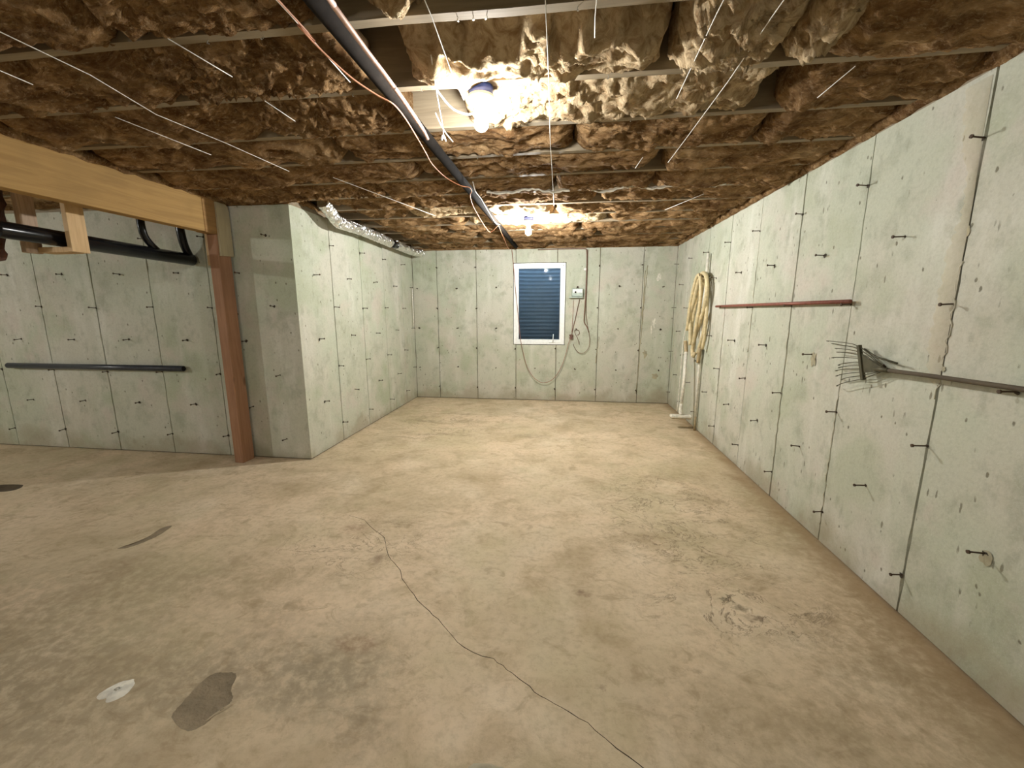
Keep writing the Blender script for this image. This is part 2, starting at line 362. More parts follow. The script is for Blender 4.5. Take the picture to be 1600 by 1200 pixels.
LOOPS = {'floor_crack': (ribbon(dense, .0030), .012, MAT_CRACK), 'floor_gouge': (rough_loop(round_loop(GOUGE), 1, .0025), .009, MAT_HOLLOW),
         'floor_hollow': (rough_loop(round_loop(HOLLOW), 2, .0022), .012, MAT_HOLLOW), 'floor_hole': (rough_loop(round_loop(HOLE), 1, .003), .02, MAT_CRACK)}
bm = bmesh.new()
def loop_edges(pts, z=0.0):
    vs = [bm.verts.new((p[0], p[1], z)) for p in pts]
    return [bm.edges.new((vs[i], vs[(i + 1) % len(vs)])) for i in range(len(vs))]
E_ = loop_edges([(X0 - .15, Y0 - .15), (XR + .15, Y0 - .15), (XR + .15, YB + .15), (XL - .15, YB + .15), (XL - .15, YF + .15), (X0 - .15, YF + .15)])
for nm, (lp, dp, mt) in LOOPS.items(): E_ += loop_edges(lp)
bmesh.ops.triangle_fill(bm, use_beauty=True, use_dissolve=False, edges=E_, normal=(0, 0, 1))
for f in bm.faces:
    if f.normal.z < 0: f.normal_flip()
floor_me = bpy.data.meshes.new('floor'); bm.to_mesh(floor_me); bm.free()
floor = struct(from_mesh('floor', floor_me, MAT_FLOOR))
for nm, (lp, dp, mt) in LOOPS.items():
    cx = sum(p[0] for p in lp) / len(lp); cy = sum(p[1] for p in lp) / len(lp); nl = len(lp)
    if nm == 'floor_crack':
        vs = [(p[0], p[1], 0) for p in lp] + [(p[0], p[1], -dp) for p in lp]
        fs = [(i, (i + 1) % nl, nl + (i + 1) % nl, nl + i) for i in range(nl)] + [(nl + i, nl + i + 1, 2 * nl - 2 - i, 2 * nl - 1 - i) for i in range(nl // 2 - 1)]
    else:
        vs = [(p[0], p[1], 0) for p in lp]; fs = []
        for s_, d_ in ((.8, .55), (.45, .95)):
            vs += [(cx + (p[0] - cx) * s_, cy + (p[1] - cy) * s_, -dp * d_ * random.uniform(.75, 1.1)) for p in lp]
        for r_ in range(2): fs += [(r_ * nl + i, r_ * nl + (i + 1) % nl, (r_ + 1) * nl + (i + 1) % nl, (r_ + 1) * nl + i) for i in range(nl)]
        fs.append(tuple(range(2 * nl, 3 * nl)))
    new_obj(nm, vs, fs, mt, floor, nm != 'floor_crack')
def splat(name, cx, cy, rx, ry, rot, hgt, mat, seed, ring=False):
    n, mrad = 26, 7; vs = [(cx, cy, hgt * (.25 if ring else .9))]; fs = []
    for r_ in range(1, mrad + 1):
        for q in range(n):
            a = 2 * math.pi * q / n; t = r_ / mrad
            wv = 1 + .28 * math.sin(2 * a + seed) + .12 * math.sin(3 * a + seed * 2) + .04 * math.sin(7 * a + seed)
            x = t * rx * wv * math.cos(a); y = t * ry * wv * math.sin(a)
            z = hgt * (math.sin(math.pi * t) ** .7 if ring else (1 - t * t)) * random.uniform(.6, 1.2)
            if r_ == mrad: z = -.001
            vs.append((cx + x * math.cos(rot) - y * math.sin(rot), cy + x * math.sin(rot) + y * math.cos(rot), z))
    for q in range(n): fs.append((0, 1 + q, 1 + (q + 1) % n))
    for r_ in range(mrad - 1):
        for q in range(n):
            a = 1 + r_ * n + q; b = 1 + r_ * n + (q + 1) % n; fs.append((a, b, b + n, a + n))
    return new_obj(name, vs, fs, mat, floor, True)
splat('plaster_blob', -1.62, 1.105, .038, .062, -.35, .008, MAT_PLASTER, 1.3)
splat('plaster_blob', -.19, .99, .06, .052, .1, .011, MAT_STRIP, 2.6, True)
splat('floor_ridge', -1.17, 1.085, .008, .045, -.5, .005, MAT_FLOOR, .4)
for (cx, cy, rx, ry, s_) in [(.83, 1.93, .012, .03, 1), (.90, 1.84, .02, .012, 2), (.95, 1.77, .03, .010, 3), (1.02, 1.72, .02, .008, 4), (.50, 3.2, .03, .02, 5), (.72, 2.9, .05, .015, 6), (.58, 2.35, .03, .02, 7), (-1.55, 4.55, .1, .02, 8), (-1.25, 4.9, .12, .015, 9), (1.05, 3.0, .03, .04, 10), (1.1, 2.2, .05, .012, 11), (1.13, 1.9, .04, .012, 12)]:
    splat('floor_flake', cx, cy, rx, ry, s_ * .7, .0035, MAT_FLOOR, s_)

# ------------------------------------------------------------------ concrete walls: core, form panels, snap ties
def lattice(a0, a1, first, step):
    k0 = math.ceil((a0 - first) / step + .05); out = []
    while first + k0 * step < a1 - .03: out.append(first + k0 * step); k0 += 1
    return out
bmt = bmesh.new()
add_tube(bmt, [(0, 0, -.004), (0, 0, .052)], .0033, 6); add_lathe(bmt, [(.0, .050), (.0075, .051), (.0075, .057), (.0, .058)], 8); 
bmesh.ops.recalc_face_normals(bmt, faces=bmt.faces)
TIE_ME = bpy.data.meshes.new('snap_tie'); bmt.to_mesh(TIE_ME); bmt.free(); TIE_ME.materials.append(MAT_STEEL)
bmt = bmesh.new(); r1 = [bmt.verts.new((math.cos(a) * rr_, math.sin(a) * rr_ * 1.25, .0015)) for a, rr_ in [(2 * math.pi * i / 9, random.uniform(.008, .016)) for i in range(9)]]
bmt.faces.new(r1); c_ = bmt.verts.new((0, 0, .0045))
bmesh.ops.recalc_face_normals(bmt, faces=bmt.faces); HOLE_ME = bpy.data.meshes.new('tie_pit'); bmt.to_mesh(HOLE_ME); bmt.free(); HOLE_ME.materials.append(MAT_TIEHOLE)

def concrete(name, origin, along, normal, length, joints, mat, hole=None, tie_shift=0.0, thick=.2, z1=H, skip=None, tie_first=None, inset=0.0, outset=0.0):
    """a poured wall: a core slab, one form-wide face panel between two joints, and its ties. origin: world point at s=0, z=0 on the face"""
    O = Vector(origin); A = Vector(along); N = Vector(normal)
    P = lambda s, d, z: O + A * s + N * d + Vector((0, 0, z))
    bm = bmesh.new()
    def slab(s0, s1, za, zb):
        s0 = max(s0, inset); s1 = min(s1, length - outset)
        vs = [bm.verts.new(P(s, d, z)) for s in (s0, s1) for d in (-thick, -.011) for z in (za, zb)]
        for f in ((0, 1, 3, 2), (4, 6, 7, 5), (0, 4, 5, 1), (2, 3, 7, 6), (0, 2, 6, 4), (1, 5, 7, 3)): bm.faces.new([vs[i] for i in f])
    if hole:
        hs0, hs1, hz0, hz1 = hole
        slab(0, hs0, 0, z1); slab(hs1, length, 0, z1); slab(hs0, hs1, 0, hz0); slab(hs0, hs1, hz1, z1)
    else: slab(0, length, 0, z1)
    core = struct(from_bm(name, bm, MAT_JOINT))
    edges = [0] + joints + [length]
    jit = {}
    zs0 = list(np.linspace(.010, z1, 33))
    for e in edges: jit[e] = [0 if e in (0, length) else float(random.gauss(0, .0026)) for _ in range(80)]
    for i in range(len(edges) - 1):
        s0, s1 = edges[i], edges[i + 1]
        g0 = 0 if i == 0 else .0034; g1 = 0 if i == len(edges) - 2 else .0034
        ss = [s0 + g0, s1 - g1]; zs = list(zs0)
        if hole and hs0 < s1 and hs1 > s0:
            ss += [s for s in (hs0, hs1) if s0 + .01 < s < s1 - .01]; zs += [hz0, hz1]
            zs = [z for z in zs if z in (hz0, hz1) or min(abs(z - hz0), abs(z - hz1)) > .02]
        ss.sort(); zs.sort(); bm = bmesh.new(); proud = random.uniform(-.0015, .0015)
        G = {}
        for a, s in enumerate(ss):
            for b, z in enumerate(zs):
                d = proud; sj = s
                if a == 0 and i > 0: sj += abs(jit[s0][b]) * random.uniform(.4, 1.5)
                if a == len(ss) - 1 and i < len(edges) - 2: sj -= abs(jit[s1][b + 38]) * random.uniform(.4, 1.5)
                G[a, b, 0] = bm.verts.new(P(sj, d, z)); G[a, b, 1] = bm.verts.new(P(s, -.012, z))
        for a in range(len(ss) - 1):
            for b in range(len(zs) - 1):
                sm, zm = (ss[a] + ss[a + 1]) / 2, (zs[b] + zs[b + 1]) / 2
                if hole and hs0 < sm < hs1 and hz0 < zm < hz1: continue
                bm.faces.new([G[a, b, 0], G[a + 1, b, 0], G[a + 1, b + 1, 0], G[a, b + 1, 0]])
        for e in [e for e in bm.edges if len(e.link_faces) == 1]:
            pr = []
            for v in e.verts:
                key = next(q for q, w_ in G.items() if w_ is v); pr.append(G[key[0], key[1], 1])
            bm.faces.new([e.verts[0], e.verts[1], pr[1], pr[0]])
        for v in [v for v in bm.verts if not v.link_faces]: bm.verts.remove(v)
        from_bm('concrete_panel', bm, mat, core)
    # ties: on the joints at .2 .81 1.42 2.03 and mid panel at .51 1.12 1.73
    rot = N.to_track_quat('Z', 'Y').to_matrix().to_4x4()
    tf = tie_first if tie_first is not None else joints[0]
    for row in range(7):
        z = .2 + .305 * row
        for s in lattice(.04, length - .04, tf + (.305 if row % 2 else 0), .61):
            if hole and hs0 - .03 < s < hs1 + .03 and hz0 - .03 < z < hz1 + .03: continue
            if skip and skip(s, z, row): continue
            s_ = s + random.uniform(-.008, .008); z_ = z + random.uniform(-.008, .008)
            t = bpy.data.objects.new('snap_tie', TIE_ME); COL.objects.link(t); t.parent = core
            t.matrix_world = Matrix.Translation(P(s_, .001, z_)) @ Matrix.Rotation(random.uniform(-.12, .12), 4, 'Z') @ rot @ Matrix.Rotation(random.uniform(-.1, .1), 4, 'X') @ Matrix.Diagonal((1, 1, random.uniform(.8, 1.1), 1))
            h_ = bpy.data.objects.new('tie_pit', HOLE_ME); COL.objects.link(h_); h_.parent = core
            h_.matrix_world = Matrix.Translation(P(s_, .0012, z_ - .002)) @ rot @ Matrix.Rotation(random.uniform(0, 6), 4, 'Z') @ Matrix.Scale(random.uniform(.5, 1.1), 4)
    return core
# right wall runs from the back corner towards the camera
WR = concrete('wall_right', (XR, YB, 0), (0, -1, 0), (-1, 0, 0), YB - Y0, lattice(0, YB - Y0, .103, .61)[0:], MAT_WALL_R, tie_first=.103)
WB = concrete('wall_back', (XL - .2, YB, 0), (1, 0, 0), (0, -1, 0), XR + .2 - (XL - .2), [v - (XL - .2) for v in (XL, -1.957, -1.342, -.735, -.119, .496, 1.11, XR)], MAT_WALL,
              hole=(-.777 - (XL - .2), .009 - (XL - .2), .868, 2.082), tie_first=-1.957 - (XL - .2), skip=lambda s, z, r: s < .21 or s > XR - XL + .18)
WC = concrete('wall_recess', (XL, YF, 0), (0, 1, 0), (1, 0, 0), YB - YF, [.583, 1.193, 1.803, 2.413], MAT_WALL, tie_first=.583, inset=.013)
WF = concrete('wall_front', (X0, YF, 0), (1, 0, 0), (0, -1, 0), XL - .0016 - X0, [v - X0 for v in (-6.237, -5.627, -5.017, -4.407, -3.797, -3.187)], MAT_WALL, tie_first=-3.187 - X0, thick=.2, outset=.013)
WL = concrete('wall_left', (X0, Y0, 0), (0, 1, 0), (1, 0, 0), YF - Y0, [.6 * i for i in range(1, 11)], MAT_WALL)
WN = concrete('wall_near', (X0, Y0, 0), (1, 0, 0), (0, 1, 0), XR - X0, [.61 * i for i in range(1, 14)], MAT_WALL)
for (cx, cy, sx, sy, par) in [(X0, YF, -1, 1, WL), (X0, Y0, -1, -1, WL), (XR, Y0, 1, -1, WN), (XR, YB, 1, 1, WR), (XL, YB, -1, 1, WC)]:  # unseen boxes added behind the corners to stop light leaks
    x_, y_ = sorted((cx + sx * .001, cx + sx * .12)), sorted((cy + sy * .001, cy + sy * .12))
    box('corner_leak_block', (x_[0], y_[0], 0), (x_[1], y_[1], H), MAT_JOINT, par)
# broad rough mortar strip left beside the nearest seam of the right wall
bm = bmesh.new(); prev = None
for i in range(90):
    z = 1.08 + i * (H - 1.10) / 89
    wd = float(np.interp(z, [1.05, 1.15, 1.25, 1.6, 1.75, 1.9, 2.05, 2.27], [.02, .075, .085, .075, .045, .035, .085, .10])) + random.uniform(-.012, .012)
    off = float(np.interp(z, [1.05, 1.6, 1.8, 2.05, 2.27], [0, .0, .0, .012, .015]))
    row = [bm.verts.new((XR - d - (random.random() * .0025 if 0 < t < 1 else 0), 1.908 + off + wd * t, z)) for t, d in ((0, .0016), (.15, .004), (.5, .005), (.85, .0045), (1, .0016))]
    if prev:
        for q in range(4): bm.faces.new((prev[q], prev[q + 1], row[q + 1], row[q]))
    prev = row
from_bm('mortar_strip', bm, MAT_STRIP, WR, True)
# ragged fins of concrete squeezed out of the back wall forms
for (x, z0, z1) in [(1.135, .15, 1.95), (1.16, 1.2, 2.02), (.515, .6, 1.0)]:
    P = [(x + random.uniform(-.008, .008) - .03 * (1 - (z - z0) / (z1 - z0)), YB - .002, z) for z in np.linspace(z0, z1, 16)]
    tube('seam_ridge', P, .0055, MAT_MORTAR, WB, 5)
for (x, z, w_, h_) in [(1.33, 1.86, .07, .13), (1.30, 1.2, .06, .16), (1.27, 1.12, .03, .2), (1.2, .75, .09, .14), (1.36, .42, .12, .1)]:
    n = 16; vs = [(x, YB - .006, z)]; fs = []
    for i in range(n):
        a = 2 * math.pi * i / n; r_ = random.uniform(.5, 1.1); vs.append((x + w_ * .5 * r_ * math.cos(a), YB - .0005, z + h_ * .5 * r_ * math.sin(a)))
    for i in range(n): fs.append((0, 1 + i, 1 + (i + 1) % n))
    new_obj('lime_crust', vs, fs, MAT_PLASTER if z > 1 else MAT_MORTAR, WB)
for kx in range(0, 9):
    y = YB - .103 - .61 * kx
    za = random.uniform(.05, 1.2); zb = za + random.uniform(.5, 1.1)
    P = [(XR - .001, y + random.choice((-.006, .006)) + random.uniform(-.003, .003), z) for z in np.linspace(za, min(zb, H - .05), 26)]
    tube('seam_ridge', P, lambda t: .0022 + .0018 * abs(math.sin(t * 23 + kx)), MAT_STRIP, WR, 5)
# spalls in the right wall where ties were broken out
for (y, z, w_, h_) in [(2.80, 1.085, .07, .10), (1.59, .49, .05, .06), (1.91, 1.70, .03, .05), (1.9, 1.15, .02, .03)]:
    n = 14; vs = [(XR - .0028, y, z)]; fs = []
    for i in range(n):
        a = 2 * math.pi * i / n; r_ = random.uniform(.6, 1.1); vs.append((XR - .0022, y + w_ * .5 * r_ * math.cos(a), z + h_ * .5 * r_ * math.sin(a)))
    for i in range(n): fs.append((0, 1 + i, 1 + (i + 1) % n))
    new_obj('spall', vs, fs, MAT_MORTAR, WR)

# ------------------------------------------------------------------ ceiling: subfloor, joists, glass wool batts
JZ, JH, JT, JP, J0 = 2.318, .235, .038, .40, 1.47
SUB = JZ + JH
bm = bmesh.new(); add_box(bm, (X0 - .2, Y0 - .2, SUB), (XR + .25, YB + .25, SUB + .02))
ceiling = struct(from_bm('ceiling', bm, MAT_SUBFLOOR))
for lo, hi in [((XR + .03, Y0 - .1, H), (XR + .07, YB + .2, SUB)), ((XL - .2, YB + .06, H), (XR + .1, YB + .1, SUB)), ((X0 - .1, YF + .12, H), (XL - .1, YF + .16, SUB)),
               ((XL - .16, YF + .1, H), (XL - .12, YB + .2, SUB)), ((X0 - .1, Y0 - .1, H), (X0 - .06, YF + .2, SUB)), ((X0 - .1, Y0 - .1, H), (XR + .1, Y0 - .06, SUB))]:
    box('rim_board', lo, hi, MAT_RIM, ceiling)
for lo, hi in [((XR + .005, Y0, H), (XR + .14, YB + .12, JZ)), ((XL, YB + .005, H), (XR, YB + .14, JZ)), ((X0, YF + .005, H), (XL, YF + .14, JZ)), ((XL - .14, YF + .14, H), (XL - .005, YB, JZ))]:
    box('sill_plate', lo, hi, MAT_JOIST, ceiling)
KS = list(range(-10, 13))
for kk in KS:
    y = J0 + JP * kk
    x0 = X0 - .05 if y < YF else XL - .1
    bm = bmesh.new(); nx = 24; vs = []
    for i in range(nx + 1):
        x = x0 + (XR + .03 - x0) * i / nx; dy = .006 * math.sin(x * 1.3 + kk); dz = random.uniform(-.002, .002)
        vs.append([bm.verts.new((x, y + dy + s * JT / 2, z)) for s, z in ((-1, JZ + dz), (1, JZ + dz), (1, SUB), (-1, SUB))])
    for i in range(nx):
        for q in range(4): bm.faces.new((vs[i][q], vs[i + 1][q], vs[i + 1][(q + 1) % 4], vs[i][(q + 1) % 4]))
    bm.faces.new(vs[0]); bm.faces.new(vs[-1][::-1])
    from_bm('joist', bm, MAT_JOIST, ceiling)

def batt(x0, x1, k_, seed, style='flat', res=.02, mat=None, label=None, sag=0.0, far=0.0):
    """one length of glass wool pressed between joist k_ and the next"""
    ya = J0 + JP * k_ + JT / 2 - .004; yb = J0 + JP * (k_ + 1) - JT / 2 + .004
    nx = max(4, int((x1 - x0) / res)); ny = max(6, int((yb - ya) / res))
    x = np.linspace(x0, x1, nx + 1)[:, None] * np.ones((1, ny + 1)); u = np.ones((nx + 1, 1)) * np.linspace(0, 1, ny + 1)[None, :]
    y = ya + (yb - ya) * u
    wx = x + .10 * (fbm(x * 6, y * 6, seed + 3, 3) - .5); wy = y + .10 * (fbm(x * 6 + 9, y * 6, seed + 5, 3) - .5)
    r = fbm(wx * 5 + wy * 3, wy * 9 - wx * 2, seed, 4, True); n = fbm(wx * 3, wy * 4, seed + 40, 3)
    prof = np.sin(np.pi * u) ** .5
    end = np.minimum(1, np.minimum(x - x0, x1 - x) / .07 + .0) ** .6
    z = JZ + .030 - prof * (.034 + sag) * (.4 + .6 * end) - (n - .5) * .055 - (r - .62) * .075
    if style == 'torn':          # loose: wool fallen to the far side of the bay, bay open on the near side
        g = fbm(x * 9, y * 3, seed + 60, 4)
        z = z + np.clip((.55 + (g - .5) * .9) - u, 0, 1) * .42 - .02 * (r - .5)
    cx_ = x + .05 * (fbm(x * 14, y * 14, seed + 71, 3) - .5); cy_ = y + .05 * (fbm(x * 14 + 5, y * 14, seed + 73, 3) - .5)
    cr = fbm(cx_ * 17 + cy_ * 8, cy_ * 24 - cx_ * 6, seed + 77, 4, True)
    gate = np.clip(fbm(x * 2.2, y * 2.2, seed + 79, 2) * 2.4 - .7, .15, 1)
    z = z - (cr - .62) * .055 * gate
    if mat is MAT_BATT_LIT and style != 'torn':
        z = z - (fbm(cx_ * 34 + 3, cy_ * 38, seed + 95, 3, True) - .6) * .03
    if style == 'lump':
        cr2 = fbm(cx_ * 30 - cy_ * 12, cy_ * 34 + cx_ * 10, seed + 91, 3, True)
        z = z - .018 * prof * end - (cr - .6) * .05 + (r - .6) * .045 - (cr2 - .6) * .03
    z = z + far * (u - .5)
    z = z + (1 - end) * .05
    z = z + (.05 * np.clip((XL + .38 - x) / .12, 0, 1) if k_ >= 5 else 0)
    z = np.minimum(z, SUB - .012)
    xx = x + (fbm(x * 12, y * 12, seed + 21, 3) - .5) * .035; yy = y + (fbm(x * 12, y * 12, seed + 31, 3) - .5) * .03 * np.sin(np.pi * u)
    xx[0, :] += .05 * (fbm(y[0] * 9, y[0] * 0, seed + 2, 3) - .5); xx[-1, :] += .05 * (fbm(y[-1] * 9, y[-1] * 0, seed + 4, 3) - .5)
    V = np.stack([xx, yy, z], -1).reshape(-1, 3)
    top = np.stack([xx, yy, np.full_like(z, min(SUB - .005, JZ + .17)) if style != 'torn' else np.maximum(z + .004, SUB - .006)], -1).reshape(-1, 3)
    W = ny + 1; off = len(V); F = []
    ii, jj = np.meshgrid(np.arange(nx), np.arange(ny), indexing='ij'); a = (ii * W + jj).ravel()
    F = np.stack([a, a + 1, a + W + 1, a + W], -1).tolist()
    rim = [j for j in range(W)] + [i * W + ny for i in range(1, nx + 1)] + [nx * W + j for j in range(ny - 1, -1, -1)] + [i * W for i in range(nx - 1, 0, -1)]
    TV = [top[q] for q in rim]
    V = V.tolist() + [t.tolist() for t in TV]
    for i in range(len(rim)): F.append([rim[i], off + i, off + (i + 1) % len(rim), rim[(i + 1) % len(rim)]])
    F.append([off + i for i in range(len(rim))][::-1])
    o = new_obj('insulation_batt', V, F, mat or MAT_BATT, ceiling, False)
    if style != 'coarse':
        sm = [True] * (nx * ny) + [False] * (len(F) - nx * ny); o.data.polygons.foreach_set('use_smooth', sm)
    if label: o['label'] = label
    return o
WX = XR + .02
sd = 100
LAY = {  # bay: list of (x0, x1, style, mat, sag)
    -2: [(-2.9, -1.2, 'flat', 0, 0), (-1.19, .2, 'flat', 0, 0), (.22, WX, 'flat', 0, 0)],
    -1: [(-2.9, -1.55, 'flat', 0, 0), (-1.54, -.82, 'flat', 0, .01), (-.63, -.47, 'lump', 1, 0), (.45, WX, 'lump', 0, 0)],
    0: [(-2.9, -1.7, 'flat', 0, 0), (-1.69, -.84, 'lump', 0, 0), (-.62, .33, 'torn', 1, .02), (.37, .74, 'lump', 1, .02), (.76, .92, 'lump', 1, .03), (.93, WX, 'flat', 0, .015)],
    1: [(-2.9, -1.6, 'flat', 0, .01), (-1.59, -.8, 'lump', 0, 0), (-.49, .84, 'flat', 1, .012), (.95, WX, 'flat', 0, .02)],
    2: [(-2.9, -1.35, 'flat', 0, .01), (-1.34, .02, 'flat', 0, 0), (.04, 1.0, 'flat', 0, .01), (1.01, WX, 'flat', 0, .01)],
    3: [(-2.9, -1.0, 'flat', 0, .02), (-.99, .55, 'flat', 0, 0), (.60, WX, 'flat', 0, .015)],
    4: [(-2.9, -1.45, 'lump', 0, 0), (-1.44, -.1, 'flat', 0, .015), (-.08, .62, 'flat', 0, .02), (.63, WX, 'flat', 0, .02)],
}
for kk in range(5, 12):
    xs = [XL + .02, XL + .02 + random.uniform(.7, 1.5), XL + .02 + random.uniform(1.9, 2.9), WX]
    LAY[kk] = [(xs[i], xs[i + 1] - .012, 'flat', 1 if (kk in (6, 7) and i == 1) else 0, random.uniform(-.012, 0) if kk in (5, 6, 7) else random.uniform(0, .015)) for i in range(3)]
for kk, L in LAY.items():
    for (a, b, stl, pm, sg) in L:
        sd += 7
        if kk == 4 and a < XL and False: continue
        batt(a, b, kk, sd, stl, .010 if -1 <= kk <= 2 else (.014 if kk <= 4 else .02), MAT_BATT_LIT if pm else MAT_BATT, sag=sg, far=-.02,
             label='torn glass wool hanging loose by the near bulb, coloured as lit' if stl == 'torn' and pm else None)
for kk in range(-10, -2):
    sd += 7; batt(-2.95, WX, kk, sd, 'flat', .06); 
for kk in range(-10, 5):
    sd += 7; batt(X0, -3.02, kk, sd, 'flat', .05)
# batts stuffed on the wall tops (rim insulation)
def roll(name, P, r, seed, mat=MAT_BATT, parent=ceiling, seg=12):
    bm = bmesh.new(); add_tube(bm, P, r, seg); 
    for v in bm.verts:
        q = math.sin(v.co.x * 31 + seed) * math.cos(v.co.y * 27 + seed) + math.sin(v.co.y * 53 + v.co.z * 41); v.co += Vector((0, 0, q * r * .18)) 
    return from_bm(name, bm, mat, parent, True)
roll('rim_insulation', [(x, YB + .02, 2.325) for x in np.linspace(XL, XR, 60)], .045, 1)
roll('rim_insulation', [(XR + .02, y, 2.325) for y in np.linspace(Y0, YB, 120)], .045, 2)
roll('rim_insulation', [(XL - .03, y, 2.345) for y in np.linspace(YF + .1, YB, 50)], .04, 3)
roll('rim_insulation', [(x, YF + .02, 2.325) for x in np.linspace(-2.9, XL, 12)], .045, 4)
roll('rim_insulation', [(x, YF + .02, 2.335) for x in np.linspace(X0, -3.05, 60)], .03, 5)
# wool laid over the beam
roll('rim_insulation', [(-2.93, y, 2.325) for y in np.linspace(Y0, YF, 90)], .04, 6)
# strip of torn paper facing hanging from the sixth bay
bm = bmesh.new(); prev = None
for i in range(70):
    x = -.62 + i * 1.75 / 69; y = 3.33 + .02 * math.sin(x * 5) ; z = 2.285 + .012 * math.sin(x * 17) + random.uniform(-.006, .006)
    a = bm.verts.new((x, y, z)); b = bm.verts.new((x, y + .004, z - .007 - random.random() * .006)); cc = bm.verts.new((x, y + .03, z + .02))
    if prev: bm.faces.new((prev[1], prev[0], a, b)); bm.faces.new((prev[0], prev[2], cc, a))
    prev = (a, b, cc)
o = from_bm('torn_facing', bm, MAT_PAPER, ceiling); o['label'] = 'ragged white paper edge'
# nails left in the joist bottoms
for (x, kk) in [(-.36, 0), (-.31, 0), (-.27, 0), (.02, 0), (-1.05, 0), (.62, 1), (-.93, 1), (-.62, 1), (.15, 1), (-1.25, 0), (.3, 2), (-.55, 3)]:
    bm = bmesh.new(); add_tube(bm, [(x, J0 + JP * kk + .005, JZ + .01), (x + random.uniform(-.01, .01), J0 + JP * kk, JZ - .012)], .0012, 5); add_lathe(bm, [(0, 0), (.0032, 0), (.0032, -.0012), (0, -.0012)], 8, (x, J0 + JP * kk, JZ - .012))
    from_bm('nail', bm, MAT_NAIL, ceiling)

# twine stapled under the joists, front to back
TW = [('white twine hung under the joists just beside the copper pipe', [(-.835, 1.05), (-.84, 1.32), (-.845, 1.68)]),
      ('longest white twine, crossing the wool above the timber beam side of the room', [(-1.81, .95), (-1.80, 1.52), (-1.85, 1.82), (-1.81, 2.17), (-1.76, 2.61)]),
      ('short white twine between the long twine and the copper pipe', [(-1.30, 1.36), (-1.277, 1.60)]),
      ('short white twine one joist behind the twine near the copper pipe', [(-1.276, 1.77), (-1.279, 1.976)]),
      ('white twine ending just before the nearer bulb', [(-.41, 1.05), (-.42, 1.38), (-.437, 1.66), (-.443, 1.88)]),
      ('long straight twine running past the nearer bulb towards the window', [(-.07, 1.05), (-.08, 1.75), (-.094, 2.3), (-.105, 3.3), (-.11, 3.7)]),
      ('stub of twine hanging beside the long straight one', [(.07, 1.2), (.072, 1.44), (.077, 1.53)]),
      ('white twine crossing the biggest lump of wool coloured as lit', [(.43, 1.05), (.433, 1.48), (.444, 1.97)]),
      ('long white twine second from the concrete wall with the rake', [(.60, 1.1), (.604, 1.51), (.607, 1.86), (.605, 2.39), (.594, 2.75)]),
      ('short white twine nearest the concrete wall with the rake', [(1.025, 1.81), (1.031, 2.05)]),
      ('twine nearest the timber beam, near the picture edge', [(-2.085, 1.1), (-2.10, 1.55)]),
      ('thin grey twine close behind the timber beam edge', [(-2.06, 1.82), (-2.03, 2.31)]),
      ('far twine slanting over the silver duct', [(-1.55, 2.76), (-1.23, 3.97)]),
      ('faint far twine slanting to the hose wall', [(1.03, 3.49), (.865, 4.0)]),
      ('tiny scrap of twine under the third joist', [(.428, 2.64), (.419, 2.85)])]
for lb, P in TW:
    pts = []
    for i, p in enumerate(P):
        pts.append((p[0], p[1], 2.262 + (.006 if i % 2 else 0)))
    tag(tube('twine', pts, .0018, MAT_STRING, None, 5), lb, 'twine')

# ------------------------------------------------------------------ beam, post, hangers
beam = thing('timber_beam', 'big yellow-brown timber beam under the joists, resting on the brown post', 'beam', (-2.96, Y0, 2.022))
def plank_rel(o, par): o.parent = par; o.matrix_parent_inverse = Matrix.Translation(par.location).inverted()
def part(o, par): plank_rel(o, par); return o
part(box('beam_body', (-3.005, Y0 + .01, 2.024), (-2.915, 3.165, 2.30), MAT_BEAM, None, .003), beam)
o = part(box('beam_end', (-3.005, 3.166, 2.020), (-2.913, 3.415, 2.30), MAT_BEAM_DK, None, .003), beam); o['label'] = 'darker brown end block'
bm = bmesh.new()
pr = [(3.283, 2.28), (3.275, 1.845), (3.412, 1.855), (3.412, 2.22), (3.402, 2.26), (3.38, 2.28)]
va = [bm.verts.new((-2.912, y, z)) for y, z in pr]; vb = [bm.verts.new((-2.896, y, z)) for y, z in pr]
bm.faces.new(va[::-1]); bm.faces.new(vb)
for i in range(len(pr)): bm.faces.new((va[i], va[(i + 1) % 6], vb[(i + 1) % 6], vb[i]))
gus = tag(from_bm('gusset_plate', bm, MAT_GUSSET), 'pale plywood plate joining the beam end to the brown post', 'plate')
tag(box('timber_post', (-3.002, 3.262, 0.0), (-2.913, 3.40, 2.019), MAT_POST, None, .004), 'reddish-brown square timber post standing before the concrete wall', 'post')
tag(box('furring_stud', (-3.125, 3.375, 1.78), (-3.06, 3.413, 2.27), MAT_PINE, None, .002), 'pale wooden stud on the wall just behind the brown post', 'stud')
hg = thing('pipe_cradle', 'wooden U-shaped cradle hanging under the beam around the black pipe', 'bracket', (-3.3, 2.45, 1.765))
part(box('near_board', (-3.215, 2.395, 1.768), (-3.18, 2.50, 2.315), MAT_PINE, None, .002), hg)
part(box('foot_board', (-3.45, 2.40, 1.765), (-3.217, 2.49, 1.80), MAT_PINE, None, .002), hg)
o = part(box('far_board', (-3.49, 2.34, 1.76), (-3.452, 2.43, 2.315), MAT_OSB, None, .002), hg); o['label'] = 'rougher pinkish board'

